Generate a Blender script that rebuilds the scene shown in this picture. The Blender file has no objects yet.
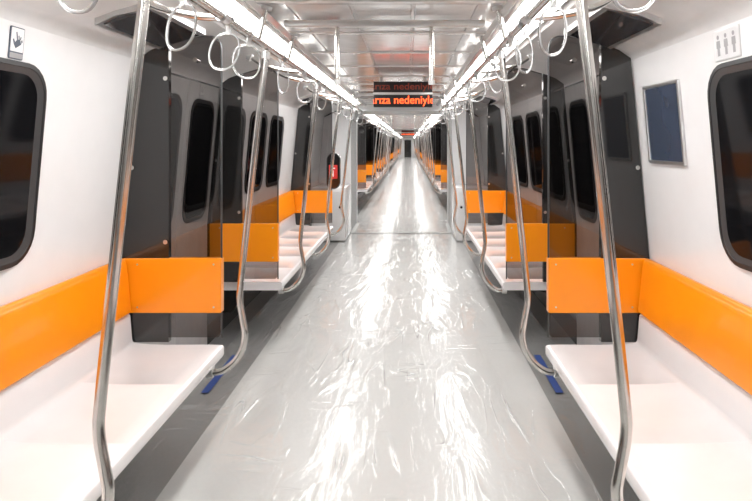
import bpy, bmesh, math, random
from mathutils import Vector
random.seed(4)
SC = bpy.context.scene
COL = SC.collection
PI = math.pi
try:
    SC.view_settings.view_transform = 'Standard'
    SC.view_settings.look = 'None'
except Exception:
    pass

# ------------------------------------------------------------------ materials
def mat(name, col, rough=.4, metal=0., emis=None, es=0., coat=0., var=.06, scale=9., bump=0., bscale=40., spec=.5, trans=0.):
    m = bpy.data.materials.new(name); m.use_nodes = True
    nt = m.node_tree; N = nt.nodes; L = nt.links
    b = N['Principled BSDF']
    tc = N.new('ShaderNodeTexCoord'); nz = N.new('ShaderNodeTexNoise')
    nz.inputs['Scale'].default_value = scale; nz.inputs['Detail'].default_value = 3
    L.new(tc.outputs['Object'], nz.inputs['Vector'])
    rp = N.new('ShaderNodeValToRGB')
    lo = [max(0, c*(1-var)) for c in col]; hi = [min(1, c*(1+var)) for c in col]
    rp.color_ramp.elements[0].position = .3; rp.color_ramp.elements[1].position = .7
    rp.color_ramp.elements[0].color = (*lo, 1); rp.color_ramp.elements[1].color = (*hi, 1)
    L.new(nz.outputs['Fac'], rp.inputs['Fac']); L.new(rp.outputs['Color'], b.inputs['Base Color'])
    b.inputs['Roughness'].default_value = rough; b.inputs['Metallic'].default_value = metal
    b.inputs['Specular IOR Level'].default_value = spec
    b.inputs['Coat Weight'].default_value = coat; b.inputs['Coat Roughness'].default_value = .05
    b.inputs['Transmission Weight'].default_value = trans
    if emis:
        b.inputs['Emission Color'].default_value = (*emis, 1); b.inputs['Emission Strength'].default_value = es
    if bump:
        n2 = N.new('ShaderNodeTexNoise'); n2.inputs['Scale'].default_value = bscale; n2.inputs['Detail'].default_value = 4
        L.new(tc.outputs['Object'], n2.inputs['Vector'])
        bp = N.new('ShaderNodeBump'); bp.inputs['Strength'].default_value = bump; bp.inputs['Distance'].default_value = .01
        L.new(n2.outputs['Fac'], bp.inputs['Height']); L.new(bp.outputs['Normal'], b.inputs['Normal'])
    return m

M = {}
M['wall'] = mat('white_panel', (.82,.815,.82), .22, coat=.3, var=.012)
M['ceil'] = mat('ceiling_cove_panel', (.83,.83,.83), .16, coat=.4, var=.03, bump=.05, bscale=4)
M['ceilc'] = mat('satin_ceiling_panel', (.78,.78,.78), .13, metal=.38, var=.06, bump=.12, bscale=3)
M['seat'] = mat('seat_white', (.82,.805,.81), .16, coat=.5, var=.012)
M['orange'] = mat('orange_plastic', (.97,.30,.004), .28, coat=.3, var=.02)
M['steel'] = mat('brushed_steel', (.60,.585,.56), .2, metal=1., var=.06, scale=30)
M['alu'] = mat('aluminium', (.64,.64,.64), .32, metal=.9)
M['dark'] = mat('dark_grey_panel', (.014,.0137,.0137), .08, coat=.5, var=.1)
M['black'] = mat('black_rubber', (.010,.010,.011), .45)
M['winframe'] = mat('window_frame_grey', (.05,.05,.052), .3)
M['pane'] = mat('dark_window_glass', (.006,.006,.007), .06, spec=.10)
M['screen'] = mat('dark_screen_glass', (.045,.045,.05), .06, spec=.7, coat=.8)
M['door'] = mat('door_leaf', (.46,.45,.45), .25, coat=.2)
M['floor_d'] = mat('dark_floor_vinyl', (.20,.20,.198), .45, var=.12, scale=60)
M['floor_l'] = mat('light_floor_vinyl', (.60,.60,.588), .35, var=.04, scale=50)
M['gang'] = mat('bellows_grey', (.60,.595,.59), .5)
M['bulk'] = mat('grey_bulkhead', (.22,.22,.22), .4)
M['ring'] = mat('strap_ring', (.55,.55,.55), .10, coat=.4, trans=.5)
M['belt'] = mat('strap_belt', (.5,.5,.5), .5)
M['tape'] = mat('blue_tape', (.022,.06,.24), .5)
M['poster'] = mat('blank_poster', (.045,.06,.095), .25, coat=.3)
M['red'] = mat('red_label', (.55,.02,.015), .4)
M['ink'] = mat('printed_ink', (.09,.11,.15), .5)
M['ink2'] = mat('grey_ink', (.34,.34,.35), .5)
M['card'] = mat('white_card', (.82,.82,.83), .35)
M['plate'] = mat('pale_grey_plate', (.70,.70,.71), .35)
M['lit'] = mat('lamp_diffuser', (.9,.9,.9), .4, emis=(1,.99,.975), es=19.5)
M['led'] = mat('red_led', (.3,.02,.01), .4, emis=(1,.10,.02), es=3.2)
M['led_reflect'] = mat('dim_red_reflection', (.12,.02,.01), .4, emis=(1,.12,.05), es=.14)  # faint glow painted in as the reflection of the lit lettering

def facing_fresnel(N, L, top=.85):
    lw = N.new('ShaderNodeLayerWeight'); lw.inputs['Blend'].default_value = .5
    pw = N.new('ShaderNodeMath'); pw.operation = 'POWER'; pw.inputs[1].default_value = 5
    L.new(lw.outputs['Facing'], pw.inputs[0])
    ma = N.new('ShaderNodeMath'); ma.operation = 'MULTIPLY_ADD'; ma.inputs[1].default_value = top; ma.inputs[2].default_value = .055
    L.new(pw.outputs[0], ma.inputs[0])
    return ma
def glass_mat():
    m = bpy.data.materials.new('tinted_glass'); m.use_nodes = True
    nt = m.node_tree; N = nt.nodes; L = nt.links
    for n in list(N): N.remove(n)
    o = N.new('ShaderNodeOutputMaterial'); mx = N.new('ShaderNodeMixShader')
    tr = N.new('ShaderNodeBsdfTransparent'); gl = N.new('ShaderNodeBsdfGlossy')
    nz = N.new('ShaderNodeTexNoise'); nz.inputs['Scale'].default_value = 1.5
    rp = N.new('ShaderNodeValToRGB')
    rp.color_ramp.elements[0].color = (.24,.225,.22,1); rp.color_ramp.elements[1].color = (.32,.305,.30,1)
    L.new(nz.outputs['Fac'], rp.inputs['Fac']); L.new(rp.outputs['Color'], tr.inputs['Color'])
    gl.inputs['Roughness'].default_value = .02
    fr = facing_fresnel(N, L)
    L.new(fr.outputs[0], mx.inputs['Fac']); L.new(tr.outputs[0], mx.inputs[1]); L.new(gl.outputs[0], mx.inputs[2])
    L.new(mx.outputs[0], o.inputs['Surface'])
    return m
M['glass'] = glass_mat()

def film_mat():
    m = bpy.data.materials.new('clear_plastic_film'); m.use_nodes = True
    nt = m.node_tree; N = nt.nodes; L = nt.links
    for n in list(N): N.remove(n)
    o = N.new('ShaderNodeOutputMaterial')
    tc = N.new('ShaderNodeTexCoord')
    def noise(scale, detail, dist, mscale, rough=.5):
        mp = N.new('ShaderNodeMapping'); mp.inputs['Scale'].default_value = mscale
        L.new(tc.outputs['Object'], mp.inputs['Vector'])
        n = N.new('ShaderNodeTexNoise'); n.inputs['Scale'].default_value = scale; n.inputs['Detail'].default_value = detail
        n.inputs['Distortion'].default_value = dist; n.inputs['Roughness'].default_value = rough
        L.new(mp.outputs[0], n.inputs['Vector']); return n
    def math_(op, a, b=None, c=None):
        n = N.new('ShaderNodeMath'); n.operation = op
        for i, v in enumerate((a, b, c)):
            if v is None: continue
            if isinstance(v, (int, float)): n.inputs[i].default_value = v
            else: L.new(v, n.inputs[i])
        return n.outputs[0]
    def ridge(n, width):       # thin crests where the noise crosses its middle
        d = math_('ABSOLUTE', math_('SUBTRACT', n.outputs['Fac'], .5))
        return math_('POWER', math_('MAXIMUM', math_('SUBTRACT', 1., math_('DIVIDE', d, width)), 0.), 1.5)
    def mask(scale, lo, hi):
        n = noise(scale, 2, 0, (1,1,1)); rm = N.new('ShaderNodeValToRGB')
        rm.color_ramp.elements[0].position = lo; rm.color_ramp.elements[1].position = hi
        L.new(n.outputs['Fac'], rm.inputs['Fac']); return rm.outputs['Color']
    w1 = math_('MULTIPLY', ridge(noise(1.9, 1, .5, (3.2,.55,1)), .045), mask(1.6, .44, .60))     # long folds down the aisle
    w2 = math_('MULTIPLY', ridge(noise(2.0, 1, .6, (.6,2.6,1)), .030), mask(1.9, .52, .64))      # a few cross folds
    soft = noise(3.0, 4, .5, (2.4,.75,1), .55)
    h = math_('MULTIPLY_ADD', w1, .34, math_('MULTIPLY_ADD', w2, .26, math_('MULTIPLY', soft.outputs['Fac'], .95)))
    bp = N.new('ShaderNodeBump'); bp.inputs['Strength'].default_value = .48; bp.inputs['Distance'].default_value = .022
    L.new(h, bp.inputs['Height'])
    tr = N.new('ShaderNodeBsdfTransparent'); tr.inputs['Color'].default_value = (.98,.98,.975,1)
    df = N.new('ShaderNodeBsdfDiffuse'); df.inputs['Color'].default_value = (.85,.85,.84,1)
    m1 = N.new('ShaderNodeMixShader')
    cf = math_('MULTIPLY_ADD', math_('MAXIMUM', w1, w2), .26, .10)
    L.new(cf, m1.inputs['Fac'])
    L.new(tr.outputs[0], m1.inputs[1]); L.new(df.outputs[0], m1.inputs[2])
    gl = N.new('ShaderNodeBsdfGlossy'); gl.inputs['Roughness'].default_value = .16
    L.new(bp.outputs[0], gl.inputs['Normal'])
    fr = facing_fresnel(N, L, .66)
    mx = N.new('ShaderNodeMixShader')
    L.new(fr.outputs[0], mx.inputs['Fac']); L.new(m1.outputs[0], mx.inputs[1]); L.new(gl.outputs[0], mx.inputs[2])
    L.new(mx.outputs[0], o.inputs['Surface'])
    return m
M['film'] = film_mat()

# ------------------------------------------------------------------ mesh helpers
ORI = {}
def tag(o, label, cat=None, group=None, kind=None):
    if label: o['label'] = label
    if cat: o['category'] = cat
    if group: o['group'] = group
    elif 'group' in o: del o['group']
    if kind: o['kind'] = kind
    return o
def empty(name, loc):
    o = bpy.data.objects.new(name, None); COL.objects.link(o)
    o.empty_display_size = .1
    o.location = loc; ORI[o] = Vector(loc); return o
def obj(name, bm, material, parent=None, origin=None, smooth=40):
    base = ORI[parent] if parent is not None else Vector(origin or (0,0,0))
    bmesh.ops.translate(bm, verts=bm.verts, vec=-base)
    bmesh.ops.recalc_face_normals(bm, faces=bm.faces)
    me = bpy.data.meshes.new(name); bm.to_mesh(me); bm.free()
    me.materials.append(M[material])
    for p in me.polygons: p.use_smooth = True
    me.set_sharp_from_angle(angle=math.radians(smooth))
    o = bpy.data.objects.new(name, me); COL.objects.link(o)
    if parent is not None: o.parent = parent
    else: o.location = base
    ORI[o] = base
    return o
def struct(name, bm, material, label, cat):
    o = obj(name, bm, material); return tag(o, label, cat, None, 'structure')
def copy_tree(o, parent=None):
    c = o.copy(); COL.objects.link(c)
    if parent is not None: c.parent = parent
    for ch in list(o.children): copy_tree(ch, c)
    return c
def shifted(proto, dy, first):
    if first: return proto
    c = copy_tree(proto); c.location.y = proto.location.y + dy; return c

def loft(bm, loops, cap0=False, cap1=False, closed=True):
    vs = [[bm.verts.new(p) for p in lp] for lp in loops]
    n = len(vs[0])
    for a, b in zip(vs, vs[1:]):
        for i in range(n if closed else n-1):
            j = (i+1) % n
            bm.faces.new((a[i], a[j], b[j], b[i]))
    if cap0: bm.faces.new(vs[0])
    if cap1: bm.faces.new(vs[-1])
def box(bm, x0, x1, y0, y1, z0, z1, bev=0.):
    t = bmesh.new()
    bmesh.ops.create_cube(t, size=1)
    for v in t.verts:
        v.co = Vector(((x0+x1)/2 + v.co.x*(x1-x0), (y0+y1)/2 + v.co.y*(y1-y0), (z0+z1)/2 + v.co.z*(z1-z0)))
    if bev: bmesh.ops.bevel(t, geom=list(t.edges), offset=bev, segments=2, profile=.5, affect='EDGES')
    me = bpy.data.meshes.new('tmp'); t.to_mesh(me); t.free(); bm.from_mesh(me); bpy.data.meshes.remove(me)
def prism(bm, prof, y0, y1):
    loft(bm, [[(x, y0, z) for x, z in prof], [(x, y1, z) for x, z in prof]], True, True)
def tube(bm, pts, r, n=12, closed=False):
    pts = [Vector(p) for p in pts]; k = len(pts); loops = []
    ref = None
    for i, p in enumerate(pts):
        if closed: t = pts[(i+1) % k] - pts[i-1]
        else: t = pts[min(i+1, k-1)] - pts[max(i-1, 0)]
        t.normalize()
        if ref is None:
            ref = Vector((0,1,0)) if abs(t.y) < .9 else Vector((1,0,0))
        u = (ref - t*ref.dot(t)).normalized(); ref = u; v = t.cross(u)
        loops.append([p + (u*math.cos(2*PI*j/n) + v*math.sin(2*PI*j/n))*r for j in range(n)])
    if closed: loops.append(loops[0])
    loft(bm, loops, not closed, not closed)
    if closed: bmesh.ops.remove_doubles(bm, verts=bm.verts, dist=1e-6)
def spline(P, n=8):
    P = [Vector(p) for p in P]; out = []
    Q = [P[0]*2-P[1]] + P + [P[-1]*2-P[-2]]
    for i in range(1, len(Q)-2):
        a, b, c, d = Q[i-1], Q[i], Q[i+1], Q[i+2]
        for k in range(n):
            t = k/n
            out.append(.5*((2*b)+(c-a)*t+(2*a-5*b+4*c-d)*t*t+(3*b-a-3*c+d)*t**3))
    out.append(P[-1]); return out
def rr(u0, u1, v0, v1, r, n=6):
    out = []
    for cu, cv, a0 in ((u1-r, v1-r, 0), (u0+r, v1-r, 90), (u0+r, v0+r, 180), (u1-r, v0+r, 270)):
        for k in range(n+1):
            a = math.radians(a0+90*k/n); out.append((cu+r*math.cos(a), cv+r*math.sin(a)))
    return out
def wx(z):
    if z <= .93: return 1.43
    return 1.43-.0888*(z-.93)
def P(s, y, z, off): return (s*(wx(z)-off), y, z)
def wall_loop(s, y0, y1, z0, z1, r, off): return [P(s, u, v, off) for u, v in rr(y0, y1, z0, z1, r)]
def xz_loop(x0, x1, z0, z1, r, y): return [(u, y, v) for u, v in rr(min(x0,x1), max(x0,x1), z0, z1, r)]
def plate_wall(bm, s, y0, y1, z0, z1, r, off0, off1, bev=.004):
    loft(bm, [wall_loop(s,y0,y1,z0,z1,r,off0), wall_loop(s,y0,y1,z0,z1,r,off1-bev), wall_loop(s,y0+bev,y1-bev,z0+bev,z1-bev,max(r-bev,.001),off1)], True, True)
def slab_wall(bm, s, y0, y1, z0, z1, off0, off1, bev=.003):   # tall slab that follows the kink of the wall
    sec = [(y0,off0),(y0,off1-bev),(y0+bev,off1),(y1-bev,off1),(y1,off1-bev),(y1,off0)]
    loft(bm, [[P(s, y, z, o) for y, o in sec] for z in (z0, .93, z1)], True, True)
def plate_xz(bm, x0, x1, z0, z1, r, ya, yb, bev=.004):
    x0, x1 = min(x0,x1), max(x0,x1)
    loft(bm, [xz_loop(x0+bev,x1-bev,z0+bev,z1-bev,max(r-bev,.001),ya), xz_loop(x0,x1,z0,z1,r,ya+bev), xz_loop(x0,x1,z0,z1,r,yb-bev), xz_loop(x0+bev,x1-bev,z0+bev,z1-bev,max(r-bev,.001),yb)], True, True)
def disc(bm, c, r, y, th):
    loft(bm, [[(c[0]+r*math.cos(2*PI*k/16), yy, c[1]+r*math.sin(2*PI*k/16)) for k in range(16)] for yy in (y, y+th)], True, True)

# ------------------------------------------------------------------ layout
SIDE = {-1: 'left', 1: 'right'}
BL = 3.25
ORD = ['first','second','third','fourth','fifth','sixth','seventh','eighth','ninth','tenth']
cars = [dict(n='nearest car', y0=-2.2, y1=10.4, bays=[0., 4.65], doors=[-1.40, 3.25, 7.90])]
for k, nm in enumerate(['second car', 'third car', 'farthest car']):
    o = 11.6+18.7*k
    cars.append(dict(n=nm, y0=o, y1=o+17.5, bays=[o+2.5, o+7.15, o+11.8], doors=[o+1.1, o+5.75, o+10.4, o+15.05]))
BAYS = []
for ci, c in enumerate(cars):
    for bi, y in enumerate(c['bays']): BAYS.append((ci, bi, y))
def bname(ci, bi, S):
    if ci == 0: return [f"the nearest {S} bench", f"the {S} bench past the first door"][bi]
    return f"the {cars[ci]['n']}'s {ORD[bi]} {S} bench"

# ------------------------------------------------------------------ setting
for ci, c in enumerate(cars):
    a, b = c['y0'], c['y1']
    for s in (-1, 1):
        bm = bmesh.new()
        prism(bm, [(s*1.43,0),(s*1.43,.93),(s*1.335,2.0),(s*1.40,2.0),(s*1.52,.93),(s*1.52,0)], a, b)
        struct('wall_'+SIDE[s], bm, 'wall', f"glossy white {SIDE[s]} side wall of the {c['n']}", 'wall')
        bm = bmesh.new(); box(bm, min(s*1.415,s*1.428), max(s*1.415,s*1.428), a, b, .003, .46)
        struct('baseboard_'+SIDE[s], bm, 'dark', f"dark grey kick panel low on the {SIDE[s]} wall of the {c['n']}", 'kick panel')
    bm = bmesh.new()
    half = [(1.335,2.0),(1.32,2.03),(1.27,2.06),(1.12,2.115),(.98,2.155),(.87,2.172),(.855,2.195),(.61,2.195),(.59,2.23)]
    top = [(x,z) for x,z in half] + [(-x,z) for x,z in reversed(half)]
    prof = top + [(-1.40,2.02),(-.6,2.3),(.6,2.3),(1.40,2.02)]
    prism(bm, prof, a, b)
    struct('ceiling', bm, 'ceil', f"glossy white ceiling coves along both sides of the {c['n']}", 'ceiling')
    bm = bmesh.new()
    pr = [(-.587,2.228),(-.587,2.214)]
    for x in (-.45,-.15,.15,.45): pr += [(x-.012,2.214),(x-.008,2.221),(x+.008,2.221),(x+.012,2.214)]
    pr += [(.587,2.214),(.587,2.228)]
    prism(bm, pr, a+.01, b-.01)
    y = a+.3
    while y < b-.1:
        box(bm, -.585, .585, y, y+.05, 2.205, 2.216, .003); y += .78
    struct('ceiling', bm, 'ceilc', f"satin silver panel down the middle of the {c['n']} ceiling", 'ceiling')
    bm = bmesh.new(); box(bm, -1.5, 1.5, a, b, -.06, 0)
    struct('floor', bm, 'floor_d', f"dark grey vinyl floor along both sides of the {c['n']}", 'floor')
    bm = bmesh.new(); box(bm, -.97, .97, a+.01, b-.01, 0, .002)
    struct('floor', bm, 'floor_l', f"light grey aisle floor down the middle of the {c['n']}", 'floor')
    fa, fb = a+.03, b-.03
    bm = bmesh.new()
    ny = int((fb-fa)/.08) if ci < 2 else 12
    nx = 30 if ci < 2 else 4
    vs = [[bm.verts.new((-1.25+2.5*i/nx, fa+(fb-fa)*j/ny, .006+(random.random()**3*.0015 if ci < 2 else 0))) for i in range(nx+1)] for j in range(ny+1)]
    for j in range(ny):
        for i in range(nx): bm.faces.new((vs[j][i], vs[j][i+1], vs[j+1][i+1], vs[j+1][i]))
    f = obj('plastic_film', bm, 'film', smooth=180)
    tag(f, f"clear wrinkled protective plastic film laid over the aisle floor of the {c['n']}", 'plastic film')
    if ci < 3:
        g0, g1_ = b+.01, cars[ci+1]['y0']-.01
        bm = bmesh.new()
        vs = [[bm.verts.new((-.82+1.64*i/12, g0+(g1_-g0)*j/10, .009+random.random()**3*.0015)) for i in range(13)] for j in range(11)]
        for j in range(10):
            for i in range(12): bm.faces.new((vs[j][i], vs[j][i+1], vs[j+1][i+1], vs[j+1][i]))
        tag(obj('plastic_film', bm, 'film', smooth=180), f"short plastic film strip over the gangway floor after the {c['n']}", 'plastic film')

def end_profile():
    return [(-1.43,.002),(-.87,.002),(-.87,1.99),(-.84,2.07),(-.76,2.11),(.76,2.11),(.84,2.07),(.87,1.99),(.87,.002),(1.43,.002),(1.425,.95),(1.33,2.0),(1.1,2.11),(.90,2.17),(.6,2.22),(-.6,2.22),(-.90,2.17),(-1.1,2.11),(-1.33,2.0),(-1.425,.95)]
for ci in range(3):
    a, b = cars[ci]['y1'], cars[ci+1]['y0']
    for yy, nm in ((a-.06, f"far end of the {cars[ci]['n']}"), (b, f"near end of the {cars[ci+1]['n']}")):
        bm = bmesh.new(); prism(bm, end_profile(), yy, yy+.06)
        struct('wall_end', bm, 'wall', f"white end wall around the gangway opening at the {nm}", 'wall')
    for s in (-1, 1):
        bm = bmesh.new()
        x0 = .885; k = int((b-a)/.06); pr = []
        for i in range(k+1): pr.append((x0+(.025 if i % 2 else 0), a+(b-a)*i/k))
        loft(bm, [[(s*x, y, .02) for x, y in pr], [(s*x, y, 2.13) for x, y in pr]], closed=False)
        struct('wall_'+SIDE[s], bm, 'gang', f"grey pleated {SIDE[s]} bellows wall of the gangway after the {cars[ci]['n']}", 'gangway wall')
    bm = bmesh.new(); box(bm, -1, 1, a+.005, b-.005, 2.12, 2.16)
    struct('ceiling', bm, 'gang', f"low grey ceiling of the gangway after the {cars[ci]['n']}", 'ceiling')
    bm = bmesh.new(); box(bm, -.9, .9, a, b, -.05, .003)
    struct('floor', bm, 'floor_l', f"light floor plate of the gangway after the {cars[ci]['n']}", 'floor')
    bm = bmesh.new(); box(bm, -.86, .86, a-.13, a-.09, .010, .013, .001)
    struct('trim_%d' % (ci+1), bm, 'bulk', f"thin dark seam across the floor at the end of the {cars[ci]['n']}", 'threshold')
bm = bmesh.new(); box(bm, -1.5, 1.5, -2.26, -2.2, 0, 2.3); struct('wall_back', bm, 'bulk', "unseen end wall behind the viewer, greyed to dull reflections", 'wall')  # out of view; darkened so the glossy dark panels mirror less white
YE = cars[-1]['y1']
bm = bmesh.new(); box(bm, -1.5, 1.5, YE, YE+.06, 0, 2.3); struct('wall_end', bm, 'wall', "white cab wall closing the farthest car", 'wall')

# ------------------------------------------------------------------ doors
dn = 0
dproto = {}
for s in (-1, 1):
    y0, y1 = 3.25, 4.65
    fr = empty('door_1', (s*1.43, (y0+y1)/2, 0))
    bm = bmesh.new(); slab_wall(bm, s, y0+.03, y1-.03, .005, 1.985, .001, .010); obj('door_frame', bm, 'dark', fr)
    ym = (y0+y1)/2
    for q in (-1, 1):
        a, b = (ym-.63, ym-.004) if q < 0 else (ym+.004, ym+.63)
        bm = bmesh.new(); slab_wall(bm, s, a, b, .02, 1.97, .0105, .020); lf = obj('door_leaf', bm, 'door', fr)
        bm = bmesh.new()
        wa, wb, z0, z1 = a+.08, b-.08, 1.0, 1.86
        loft(bm, [wall_loop(s,wa,wb,z0,z1,.11,.0195), wall_loop(s,wa,wb,z0,z1,.11,.026), wall_loop(s,wa+.03,wb-.03,z0+.03,z1-.03,.09,.0225)])
        obj('window_gasket', bm, 'black', lf)
        bm = bmesh.new(); lp = wall_loop(s,wa+.028,wb-.028,z0+.028,z1-.028,.09,.0235); bm.faces.new([bm.verts.new(p) for p in lp]); obj('pane', bm, 'pane', lf)
    dproto[s] = fr
for ci, c in enumerate(cars):
    for di, y in enumerate(c['doors']):
        for s in (-1, 1):
            d = shifted(dproto[s], y-3.25, (ci == 0 and di == 1)); dn += 1
            d.name = 'door_%d' % dn
            w = ['behind the viewer', 'just past the nearest bench', 'just before the gangway'][di] if ci == 0 else f"{ORD[di]} along"
            tag(d, f"sliding double door on the {SIDE[s]} of the {c['n']}, {w}", 'door', None, 'structure')
bm = bmesh.new(); plate_xz(bm, -.38, .38, .01, 1.95, .05, YE-.04, YE-.002); o = obj('door_%d' % (dn+1), bm, 'dark'); tag(o, "dark cab door at the very far end of the aisle", 'door', None, 'structure')

# ------------------------------------------------------------------ windows
wn = 0; wproto = {}
def make_window(s, y0, y1):
    z0, z1 = 1.07, 1.86
    bm = bmesh.new()
    loft(bm, [wall_loop(s,y0,y1,z0,z1,.13,.001), wall_loop(s,y0,y1,z0,z1,.13,.010), wall_loop(s,y0+.018,y1-.018,z0+.018,z1-.018,.115,.012), wall_loop(s,y0+.02,y1-.02,z0+.02,z1-.02,.113,.009)])
    w = obj('window_1', bm, 'black', None, (s*1.4, (y0+y1)/2, z0))
    bm = bmesh.new()
    loft(bm, [wall_loop(s,y0+.018,y1-.018,z0+.018,z1-.018,.115,.010), wall_loop(s,y0+.055,y1-.055,z0+.045,z1-.045,.095,.004)])
    obj('window_frame', bm, 'winframe', w)
    bm = bmesh.new(); bm.faces.new([bm.verts.new(p) for p in wall_loop(s,y0+.054,y1-.054,z0+.044,z1-.044,.095,.005)])
    obj('pane', bm, 'pane', w)
    return w
for s in (-1, 1): wproto[s] = make_window(s, 1.78, 2.45)
for ci, bi, y in BAYS:
    for q, dy in enumerate((-1.66, -.83, 0)):
        for s in (-1, 1):
            w = shifted(wproto[s], y+dy, (ci == 0 and bi == 0 and q == 2)); wn += 1
            w.name = 'window_%d' % wn
            tag(w, f"{['nearest','middle','farthest'][q]} of three dark rounded windows above {bname(ci,bi,SIDE[s])}", 'window', None, 'structure')

# ------------------------------------------------------------------ benches
def make_bench(s):
    y0, y1 = .03, BL-.03
    root = empty('bench', (s*1.15, (y0+y1)/2, 0))
    top = [(.905,.405),(.885,.406),(.868,.410),(.863,.420),(.863,.458),(.868,.466),(.880,.469),(.95,.468),(1.05,.467),(1.16,.467),(1.26,.470),(1.325,.476),(1.345,.481),(1.353,.490),(1.356,.505),(1.366,.628),(1.378,.640),(1.41,.640),(1.41,.405)]
    n = 6; loops = []; w = (y1-y0)/n
    for k in range(n):
        for t, up in ((0,.003),(.012,.003),(.03,.0),(.5,-.001),(.97,.0),(.988,.003)):
            loops.append((y0+w*(k+t), up))
    loops.append((y1, .003))
    L = []
    for y, up in loops:
        L.append([(s*x, y, z+(up if .88 < x < 1.34 and z > .46 else 0)) for x, z in top])
    bm = bmesh.new(); loft(bm, L, True, True); obj('seat_shell', bm, 'seat', root, smooth=50)
    bm = bmesh.new()
    pr = [(1.366,.641),(1.354,.652),(1.380,.90),(1.388,.925),(1.402,.935),(1.424,.93),(1.424,.641)]
    loft(bm, [[(s*x, y, z) for x, z in pr] for y in (y0+.01, y1-.01)], True, True)
    obj('backrest', bm, 'orange', root)
    for yb in (.45, BL/2-.3, BL-.35):
        bm = bmesh.new()
        pr = [(.96,.405),(1.412,.405),(1.412,.12),(1.36,.12),(1.28,.29),(.97,.375)]
        loft(bm, [[(s*x, y, z) for x, z in pr] for y in (yb-.025, yb+.025)], True, True)
        obj('bracket', bm, 'dark', root)
    return root
def make_screen(s, y):
    root = empty('draught_screen', (s*1.1, y, .5))
    xi = .885
    lp = [(xi+.02,.50),(xi,.52),(xi,2.06),(xi+.015,2.11),(xi+.05,2.13)]
    rt = [(1.02,2.13),(1.17,2.085),(1.17,.50)]
    bm = bmesh.new(); bm.faces.new([bm.verts.new((s*x, y, z)) for x, z in lp+rt]); obj('glass_panel', bm, 'glass', root)
    bm = bmesh.new()
    pr = [(1.165,.48),(1.165,2.09),(1.26,2.055),(1.325,2.01),(wx(.95)-.003,.93),(1.425,.48)]
    loft(bm, [[(s*x, yy, z) for x, z in pr] for yy in (y-.018, y+.018)], True, True)
    st = obj('pillar_panel', bm, 'dark', root)
    bm = bmesh.new()
    plate_xz(bm, s*(xi-.005), s*1.408, .638, .932, .006, y-.026, y+.026)
    op = obj('orange_panel', bm, 'orange', root)
    bm = bmesh.new()
    tube(bm, [(s*x, y, z) for x, z in [(xi,.50),(xi,2.06),(xi+.005,2.09),(xi+.015,2.11),(xi+.03,2.122),(xi+.05,2.13),(1.02,2.13),(1.16,2.088)]], .005, 8)
    obj('edge_trim', bm, 'winframe', root)
    for x, z in ((1.18,1.90),(1.36,1.42),(1.18,1.02),(1.02,2.0)):
        bm = bmesh.new(); disc(bm, (s*x, z), .012, y-.026, .052); obj('bolt', bm, 'steel', st)
    for x in (.92, 1.33):
        for z in (.67, .90):
            bm = bmesh.new(); disc(bm, (s*x, z), .005, y-.028, .056); obj('screw', bm, 'alu', op)
    return root
RX = .60
def make_pole(s):
    root = empty('grab_pole', (s*.9, 1.68, .38))
    pts = [(RX+.002,2.03),(.652,1.60),(.695,1.20),(.733,.84),(.738,.74),(.722,.64),(.712,.575),(.725,.50),(.765,.432),(.825,.385),(.88,.374)]
    pts = spline([(s*x,1.68,z) for x, z in pts], 6)
    bm = bmesh.new(); tube(bm, pts, .0165, 14); obj('pole', bm, 'steel', root)
    bm = bmesh.new(); tube(bm, [(s*(RX+.007),1.68,1.985),(s*(RX+.0025),1.68,2.022)], .022, 14); obj('clamp', bm, 'alu', root)
    bm = bmesh.new(); tube(bm, [(s*.875,1.68,.375),(s*.91,1.68,.374)], .025, 14); box(bm, min(s*.875,s*.93), max(s*.875,s*.93), 1.655, 1.705, .392, .403, .002)
    obj('foot_flange', bm, 'alu', root)
    return root
def make_rail(s):
    y0, y1 = .0, BL+1.36
    root = empty('handrail', (s*RX, BL/2, 2.04))
    bm = bmesh.new(); tube(bm, [(s*RX,y0,2.045),(s*RX,y1,2.045)], .016, 12); obj('rail', bm, 'steel', root)
    for yb in (.12, 1.68, 2.32, 4.1):
        bm = bmesh.new(); tube(bm, spline([(s*RX,yb+.04,2.045),(s*.70,yb+.04,2.05),(s*.86,yb+.04,2.085),(s*.97,yb+.04,2.15)], 4), .014, 10); br = obj('bracket', bm, 'steel', root)
        bm = bmesh.new(); tube(bm, [(s*.955,yb+.04,2.142),(s*.98,yb+.04,2.156)], .03, 12); obj('flange', bm, 'alu', br)
        bm = bmesh.new(); tube(bm, [(s*RX,yb+.005,2.045),(s*RX,yb+.075,2.045)], .022, 12); obj('collar', bm, 'alu', br)
    for yb in (1.2, 2.9, 3.6):
        bm = bmesh.new(); tube(bm, [(s*RX,yb,2.045),(s*(RX-.02),yb,2.12),(s*(RX-.045),yb,2.225)], .012, 10); br = obj('drop_bracket', bm, 'steel', root)
        bm = bmesh.new(); tube(bm, [(s*(RX-.041),yb,2.195),(s*(RX-.045),yb,2.212)], .026, 12); obj('flange', bm, 'alu', br)
    return root
def make_strap(s):
    root = empty('hanging_strap', (s*RX, .45, 2.045))
    bm = bmesh.new()
    pr = [(.0,.024),(.016,.018),(.022,.004),(.018,-.016),(.006,-.034),(.004,-.055),(-.004,-.055),(-.006,-.034),(-.018,-.016),(-.022,.004),(-.016,.018)]
    x0, z0 = s*RX, 2.045
    loft(bm, [[(x0-.009, .45+u, z0+v) for u, v in pr], [(x0+.009, .45+u, z0+v) for u, v in pr]])
    obj('belt', bm, 'belt', root)
    bm = bmesh.new(); rx, rz = .062, .078; c = (x0, .45, z0-.050-rz)
    pts = []
    for k in range(40):
        a = 2*PI*k/40; ca, sa = math.cos(a), math.sin(a)
        pts.append((c[0]+rx*math.copysign(abs(ca)**.85, ca), c[1], c[2]+rz*math.copysign(abs(sa)**.9, sa)))
    tube(bm, pts, .0045, 10, True)
    obj('ring', bm, 'ring', root)
    return root
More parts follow.
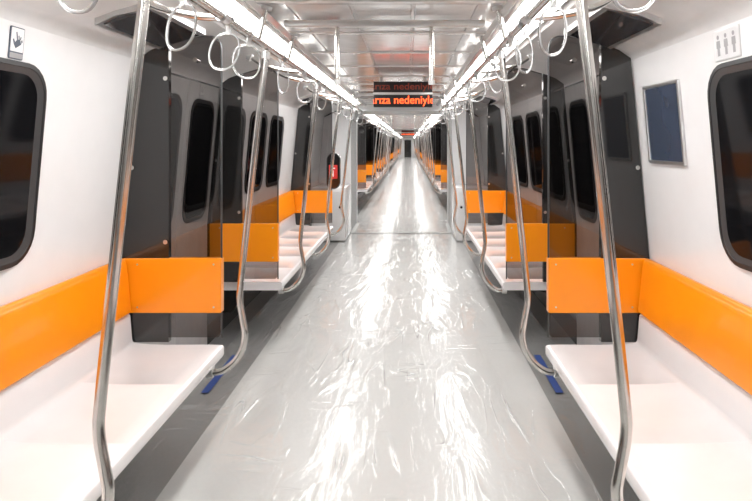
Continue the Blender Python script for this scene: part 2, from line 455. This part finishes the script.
def make_light(s):
    y0, y1 = 0.02, 2.30
    root = empty('ceiling_light', (s*.735, (y0+y1)/2, 2.19))
    bm = bmesh.new()
    a0, a1 = .62, .845
    pr = [(s*a0,2.196),(s*a0,2.184),(s*(a0+.007),2.176),(s*(a0+.022),2.180),(s*(a0+.022),2.19),(s*(a1-.022),2.19),(s*(a1-.022),2.180),(s*(a1-.007),2.176),(s*a1,2.184),(s*a1,2.196)]
    prism(bm, pr, y0, y1); obj('housing', bm, 'alu', root)
    pr = [(s*.645,2.189),(s*.645,2.182),(s*.685,2.175),(s*.732,2.172),(s*.78,2.175),(s*.820,2.182),(s*.820,2.189)]
    th = (y1-y0)/3
    for q in range(3):
        a, b = y0+q*th+.05, y0+(q+1)*th-.05
        bm = bmesh.new(); prism(bm, pr, a, b); obj('diffuser', bm, 'lit', root)
    return root

bp, sp0, sp1, pp, rp_, st_ = {}, {}, {}, {}, {}, {}
for s in (-1, 1):
    bp[s] = make_bench(s); sp0[s] = make_screen(s, 0); sp1[s] = make_screen(s, BL)
    pp[s] = make_pole(s); rp_[s] = make_rail(s); st_[s] = make_strap(s)
for ci, bi, y in BAYS:
    first = (ci == 0 and bi == 0)
    for s in (-1, 1):
        S = SIDE[s]; nm = bname(ci, bi, S)
        o = shifted(bp[s], y, first)
        tag(o, f"white moulded bench with orange backrest, {nm.replace('the ', '', 1)}", 'bench', 'benches along the side walls')
        for pr, e in ((sp0, 'near'), (sp1, 'far')):
            o = shifted(pr[s], y, first)
            tag(o, f"smoked glass screen at {e} end of {nm}", 'screen', 'glass screens at the bench ends')
        for k, (dy, e) in enumerate(((.15,'near end'),(1.68,'middle'),(3.08,'far end'))):
            o = shifted(pp[s], y+dy-1.68, first and k == 1)
            tag(o, f"curved steel grab pole at {e} of {nm}", 'pole', 'steel grab poles')
        o = shifted(rp_[s], y, first)
        tag(o, f"steel overhead handrail above {nm}", 'handrail', 'overhead handrails')
        if ci < 2:
            k = 0
            for dy in (.5,1.30,1.95,2.45,2.75,3.45,4.2):
                o = st_[s] if (first and k == 0) else copy_tree(st_[s])
                o.location.y = y+dy
                o.rotation_euler.z = random.uniform(-1.1,1.1); o.rotation_euler.x = random.uniform(-.25,.25); o.rotation_euler.y = random.uniform(-.2,.2)
                tag(o, f"{ORD[k]} hanging ring strap along handrail above {nm}", 'strap', 'hanging straps on the handrails')
                k += 1
lp_ = {s: make_light(s) for s in (-1, 1)}
first = {-1: True, 1: True}
for ci, c in enumerate(cars):
    n = int((c['y1']-c['y0'])/2.325)
    st0 = c['y0'] if ci else -2.19
    for k in range(n):
        for s in (-1, 1):
            o = lp_[s] if first[s] else copy_tree(lp_[s])
            o.location.y = st0+.1+2.325*k+1.16; first[s] = False
            tag(o, f"long white strip light, {ORD[k]} along the {SIDE[s]} of the {c['n']} ceiling", 'ceiling light', 'strip lights along the ceiling')

# ------------------------------------------------------------------ cove screens
def covez(x):
    pts = [(.87,2.172),(.98,2.155),(1.12,2.115),(1.27,2.06),(1.32,2.03)]
    for (x0,z0),(x1,z1) in zip(pts, pts[1:]):
        if x <= x1: return z0+(z1-z0)*(x-x0)/(x1-x0)
    return 2.03
for ci, bi, y in BAYS[:5]:
    for s in (-1, 1):
        y0, y1 = y+2.55, y+3.20
        root = empty('display_panel', (s*1.1, (y0+y1)/2, 2.1))
        bm = bmesh.new()
        pr = [(.955,.004),(.955,-.030),(1.12,-.022),(1.205,-.030),(1.205,.004),(1.12,.004)]
        prism(bm, [(s*x, covez(x)+d) for x, d in pr], y0, y1); obj('bezel', bm, 'alu', root)
        bm = bmesh.new()
        xa, xb = .98, 1.18
        za, zb = covez(xa)-.034, covez(xb)-.034
        prism(bm, [(s*xa, za+.012),(s*xa, za),(s*xb, zb),(s*xb, zb+.012)], y0+.025, y1-.025); obj('dark_screen', bm, 'screen', root)
        tag(root, f"dark switched-off display panel in the cove above {bname(ci,bi,SIDE[s])}", 'display', 'dark cove displays')

# ------------------------------------------------------------------ crossbars with hanger posts
for k, (yy, nm) in enumerate(((3.17, 'at the first door'), (7.75, 'just before the gangway doors'), (12.9, 'at the start of the second car'))):
    root = empty('ceiling_crossbar', (0, yy, 2.18))
    bm = bmesh.new(); box(bm, -.53, .53, yy-.02, yy+.02, 2.165, 2.20, .008); obj('bar', bm, 'alu', root)
    if k != 1:
        for s in (-1, 1):
            bm = bmesh.new(); tube(bm, [(s*.25,yy,2.17),(s*.25,yy,1.875),(s*.25,yy,1.87)], .013, 12); h = obj('hanger_post', bm, 'steel', root)
            bm = bmesh.new(); tube(bm, [(s*.25,yy,1.885),(s*.25,yy,1.862)], .017, 12); obj('end_cap', bm, 'alu', h)
    tag(root, f"transverse ceiling bar {'with two hanging steel posts ' if k != 1 else ''}{nm}", 'crossbar')

# ------------------------------------------------------------------ LED signs
FULL = 'arıza nedeniyle'
def text_mesh(txt, size, name):
    cu = bpy.data.curves.new(name, 'FONT'); cu.body = txt; cu.size = size; cu.extrude = .001; cu.offset = .0008
    to = bpy.data.objects.new(name, cu); COL.objects.link(to)
    bpy.context.view_layer.update()
    me = bpy.data.meshes.new_from_object(to.evaluated_get(bpy.context.evaluated_depsgraph_get()))
    bpy.data.objects.remove(to); bpy.data.curves.remove(cu)
    bm = bmesh.new(); bm.from_mesh(me); bpy.data.meshes.remove(me)
    return bm
def right_edge(txt):
    t = text_mesh(txt, .15, 'lettering'); r = max(v.co.x for v in t.verts); t.free(); return r
g1 = right_edge('arıza')+.015
for yy, nm in ((6.0, 'above the aisle before the first gangway'), (27.9, 'far down the aisle in the second car')):
    cx = .07; zb = 1.915
    root = empty('led_sign', (cx, yy, zb))
    bm = bmesh.new(); box(bm, cx-.295, cx+.295, yy, yy+.06, zb, zb+.255, .006); obj('housing', bm, 'black', root)
    for s in (-1, 1):
        bm = bmesh.new(); box(bm, cx+s*.22-.015, cx+s*.22+.015, yy+.015, yy+.045, zb+.25, 2.216); obj('bracket', bm, 'alu', root)
    bm = bmesh.new(); box(bm, cx-.297, cx+.297, yy-.006, yy+.002, zb+.122, zb+.146, .002); obj('divider', bm, 'alu', root)
    tm = text_mesh(FULL, .15, 'lettering'); X0, X1 = min(v.co.x for v in tm.verts), max(v.co.x for v in tm.verts); tm.free()
    a_w = .045; e_w = .03; k = .588/((X1-X0)-a_w-e_w)
    for row, (zr, mm, hs) in enumerate(((zb+.034, 'led', .76), (zb+.176, 'led_reflect', .62))):  # upper row is a dim copy, painting in the lower row's reflection
        for lo, hi in ((X0+a_w, g1), (g1, X1-e_w)):
            t = text_mesh(FULL, .15, 'lettering')
            for v in t.verts:
                x, yv, z = v.co
                v.co = Vector((x, -.004-z, yv))
            for px, nn in ((lo, -1), (hi, 1)):
                bmesh.ops.bisect_plane(t, geom=list(t.verts)+list(t.edges)+list(t.faces), plane_co=(px,0,0), plane_no=(nn,0,0), clear_outer=True)
            for v in t.verts:
                v.co.x = (v.co.x-(X0+a_w))*k - .294 + cx
                v.co.z = v.co.z*hs + zr
                v.co.y += yy
            l = obj('lettering', t, mm, root); tag(l, ["glowing red display word", "dim red painted reflection of a display word"][row])
    tag(root, f"black hanging sign with glowing red letters {nm}", 'sign')

# ------------------------------------------------------------------ wall things
root = empty('poster_frame', (1.35, 2.9, 1.44))
bm = bmesh.new()
y0,y1,z0,z1 = 2.70,3.10,1.45,1.84
loft(bm, [wall_loop(1,y0,y1,z0,z1,.012,.001), wall_loop(1,y0,y1,z0,z1,.012,.014), wall_loop(1,y0+.014,y1-.014,z0+.014,z1-.014,.006,.014), wall_loop(1,y0+.016,y1-.016,z0+.016,z1-.016,.006,.008)])
obj('frame', bm, 'alu', root)
bm = bmesh.new(); bm.faces.new([bm.verts.new(p) for p in wall_loop(1,y0+.015,y1-.015,z0+.015,z1-.015,.006,.009)]); obj('poster', bm, 'poster', root)
tag(root, "silver frame with a blank dark blue poster on the right wall beside the window", 'poster frame')
def wpoly(bm, s, pts, off):
    bm.faces.new([bm.verts.new(P(s, y, z, off)) for y, z in pts])
def wcirc(bm, s, y, z, r, off): wpoly(bm, s, [(y+r*math.cos(2*PI*k/14), z+r*math.sin(2*PI*k/14)) for k in range(14)], off)
root = empty('wall_notice', (-1.34, 2.25, 1.86))
D = -.06
bm = bmesh.new(); plate_wall(bm, -1, 2.265+D, 2.345+D, 1.865, 1.985, .006, .001, .005, .001); obj('card', bm, 'ink', root)
bm = bmesh.new(); wpoly(bm, -1, rr(2.269+D,2.341+D,1.893,1.981,.004), .0056); obj('white_field', bm, 'card', root)
bm = bmesh.new(); wpoly(bm, -1, rr(2.269+D,2.341+D,1.869,1.888,.004), .0056); obj('lower_strip', bm, 'ink2', root)
bm = bmesh.new()
for pl in ([(2.285,1.920),(2.297,1.905),(2.328,1.923),(2.319,1.942),(2.301,1.937)],
           [(2.301,1.937),(2.308,1.939),(2.300,1.967),(2.294,1.965)],
           [(2.311,1.940),(2.316,1.942),(2.313,1.955),(2.308,1.953)],
           [(2.318,1.942),(2.323,1.939),(2.326,1.950),(2.321,1.952)],
           [(2.325,1.935),(2.330,1.926),(2.335,1.934),(2.330,1.942)],
           [(2.285,1.920),(2.292,1.928),(2.284,1.940),(2.278,1.936)]):
    wpoly(bm, -1, [(y+D, z) for y, z in pl], .0062)
obj('pictogram', bm, 'ink', root)
tag(root, "small framed notice with a blue-grey hand-like symbol high on the left wall", 'notice')
root = empty('priority_sign', (1.34, 2.27, 1.88))
bm = bmesh.new(); plate_wall(bm, 1, 2.19, 2.38, 1.870, 1.990, .006, .001, .003, .001); obj('frame', bm, 'alu', root)
bm = bmesh.new(); wpoly(bm, 1, rr(2.196,2.374,1.876,1.984,.004), .0036); obj('plate', bm, 'plate', root)
for k in range(3):
    y = 2.230+.055*k
    bm = bmesh.new()
    wcirc(bm, 1, y, 1.962, .009, .0046)
    wpoly(bm, 1, [(y-.013,1.949),(y+.013,1.949),(y+.015,1.920),(y+.009,1.920),(y+.009,1.890),(y-.009,1.890),(y-.009,1.920),(y-.015,1.920)], .0046)
    obj('pictogram', bm, 'ink2', root)
tag(root, "pale plate with three grey priority figures above the right window", 'sign')

root = empty('emergency_panel', (-.85, 7.86, .96))
bm = bmesh.new(); plate_xz(bm, -.945, -.765, .955, 1.43, .088, 7.80, 7.862, .012); obj('backplate', bm, 'dark', root)
bm = bmesh.new(); plate_xz(bm, -.91, -.80, 1.09, 1.27, .01, 7.792, 7.80, .002); lb = obj('red_label', bm, 'red', root)
bm = bmesh.new(); plate_xz(bm, -.862, -.848, 1.12, 1.20, .003, 7.788, 7.792, .001); obj('white_mark', bm, 'card', lb)
bm = bmesh.new(); plate_xz(bm, -.88, -.83, 1.22, 1.235, .003, 7.788, 7.792, .001); obj('white_mark', bm, 'card', lb)
tag(root, "dark oval emergency panel with a red label beside the left pole before the gangway", 'emergency panel')

for s in (-1, 1):
    root = empty('equipment_cabinet', (s*1.1, 9.85, 0))
    bm = bmesh.new(); box(bm, min(s*.87,s*1.405), max(s*.87,s*1.405), 9.42, 10.33, .02, .86, .02); obj('body', bm, 'wall', root)
    bm = bmesh.new(); plate_xz(bm, s*.91, s*1.37, .08, .80, .02, 9.408, 9.42); d = obj('door', bm, 'wall', root)
    bm = bmesh.new(); disc(bm, (s*.95, .55), .02, 9.40, .008); obj('lock', bm, 'dark', d)
    tag(root, f"low white equipment cabinet on the {SIDE[s]} just before the gangway", 'cabinet')

for s in (-1, 1):
    bm = bmesh.new()
    n = 12
    L = []
    xt = -1.13 if s < 0 else 1.06
    for k in range(n+1):
        y = 3.70+.66*k/n; w = .023+random.uniform(-.001,.001)
        L.append([(xt-w, y, .013),(xt+w, y, .013),(xt+w, y, .0145),(xt-w, y, .0145)])
    loft(bm, L, True, True)
    o = obj('floor_tape', bm, 'tape', None, (xt, 4.03, .013))
    tag(o, f"strip of blue tape on the floor by the {SIDE[s]} door", 'tape')

# ------------------------------------------------------------------ world and camera
w = bpy.data.worlds.new('world'); SC.world = w; w.use_nodes = True
bg = w.node_tree.nodes['Background']; bg.inputs[0].default_value = (.02,.022,.026,1); bg.inputs[1].default_value = 1
cam = bpy.data.cameras.new('camera'); co = bpy.data.objects.new('camera', cam); COL.objects.link(co)
co.location = (.13, 0, 1.55); co.rotation_euler = (PI/2, 0, 0)
cam.sensor_width = 36; cam.lens = 600/752*36
cam.shift_x = -33/752; cam.shift_y = -107/752; cam.clip_start = .05; cam.clip_end = 200
SC.camera = co
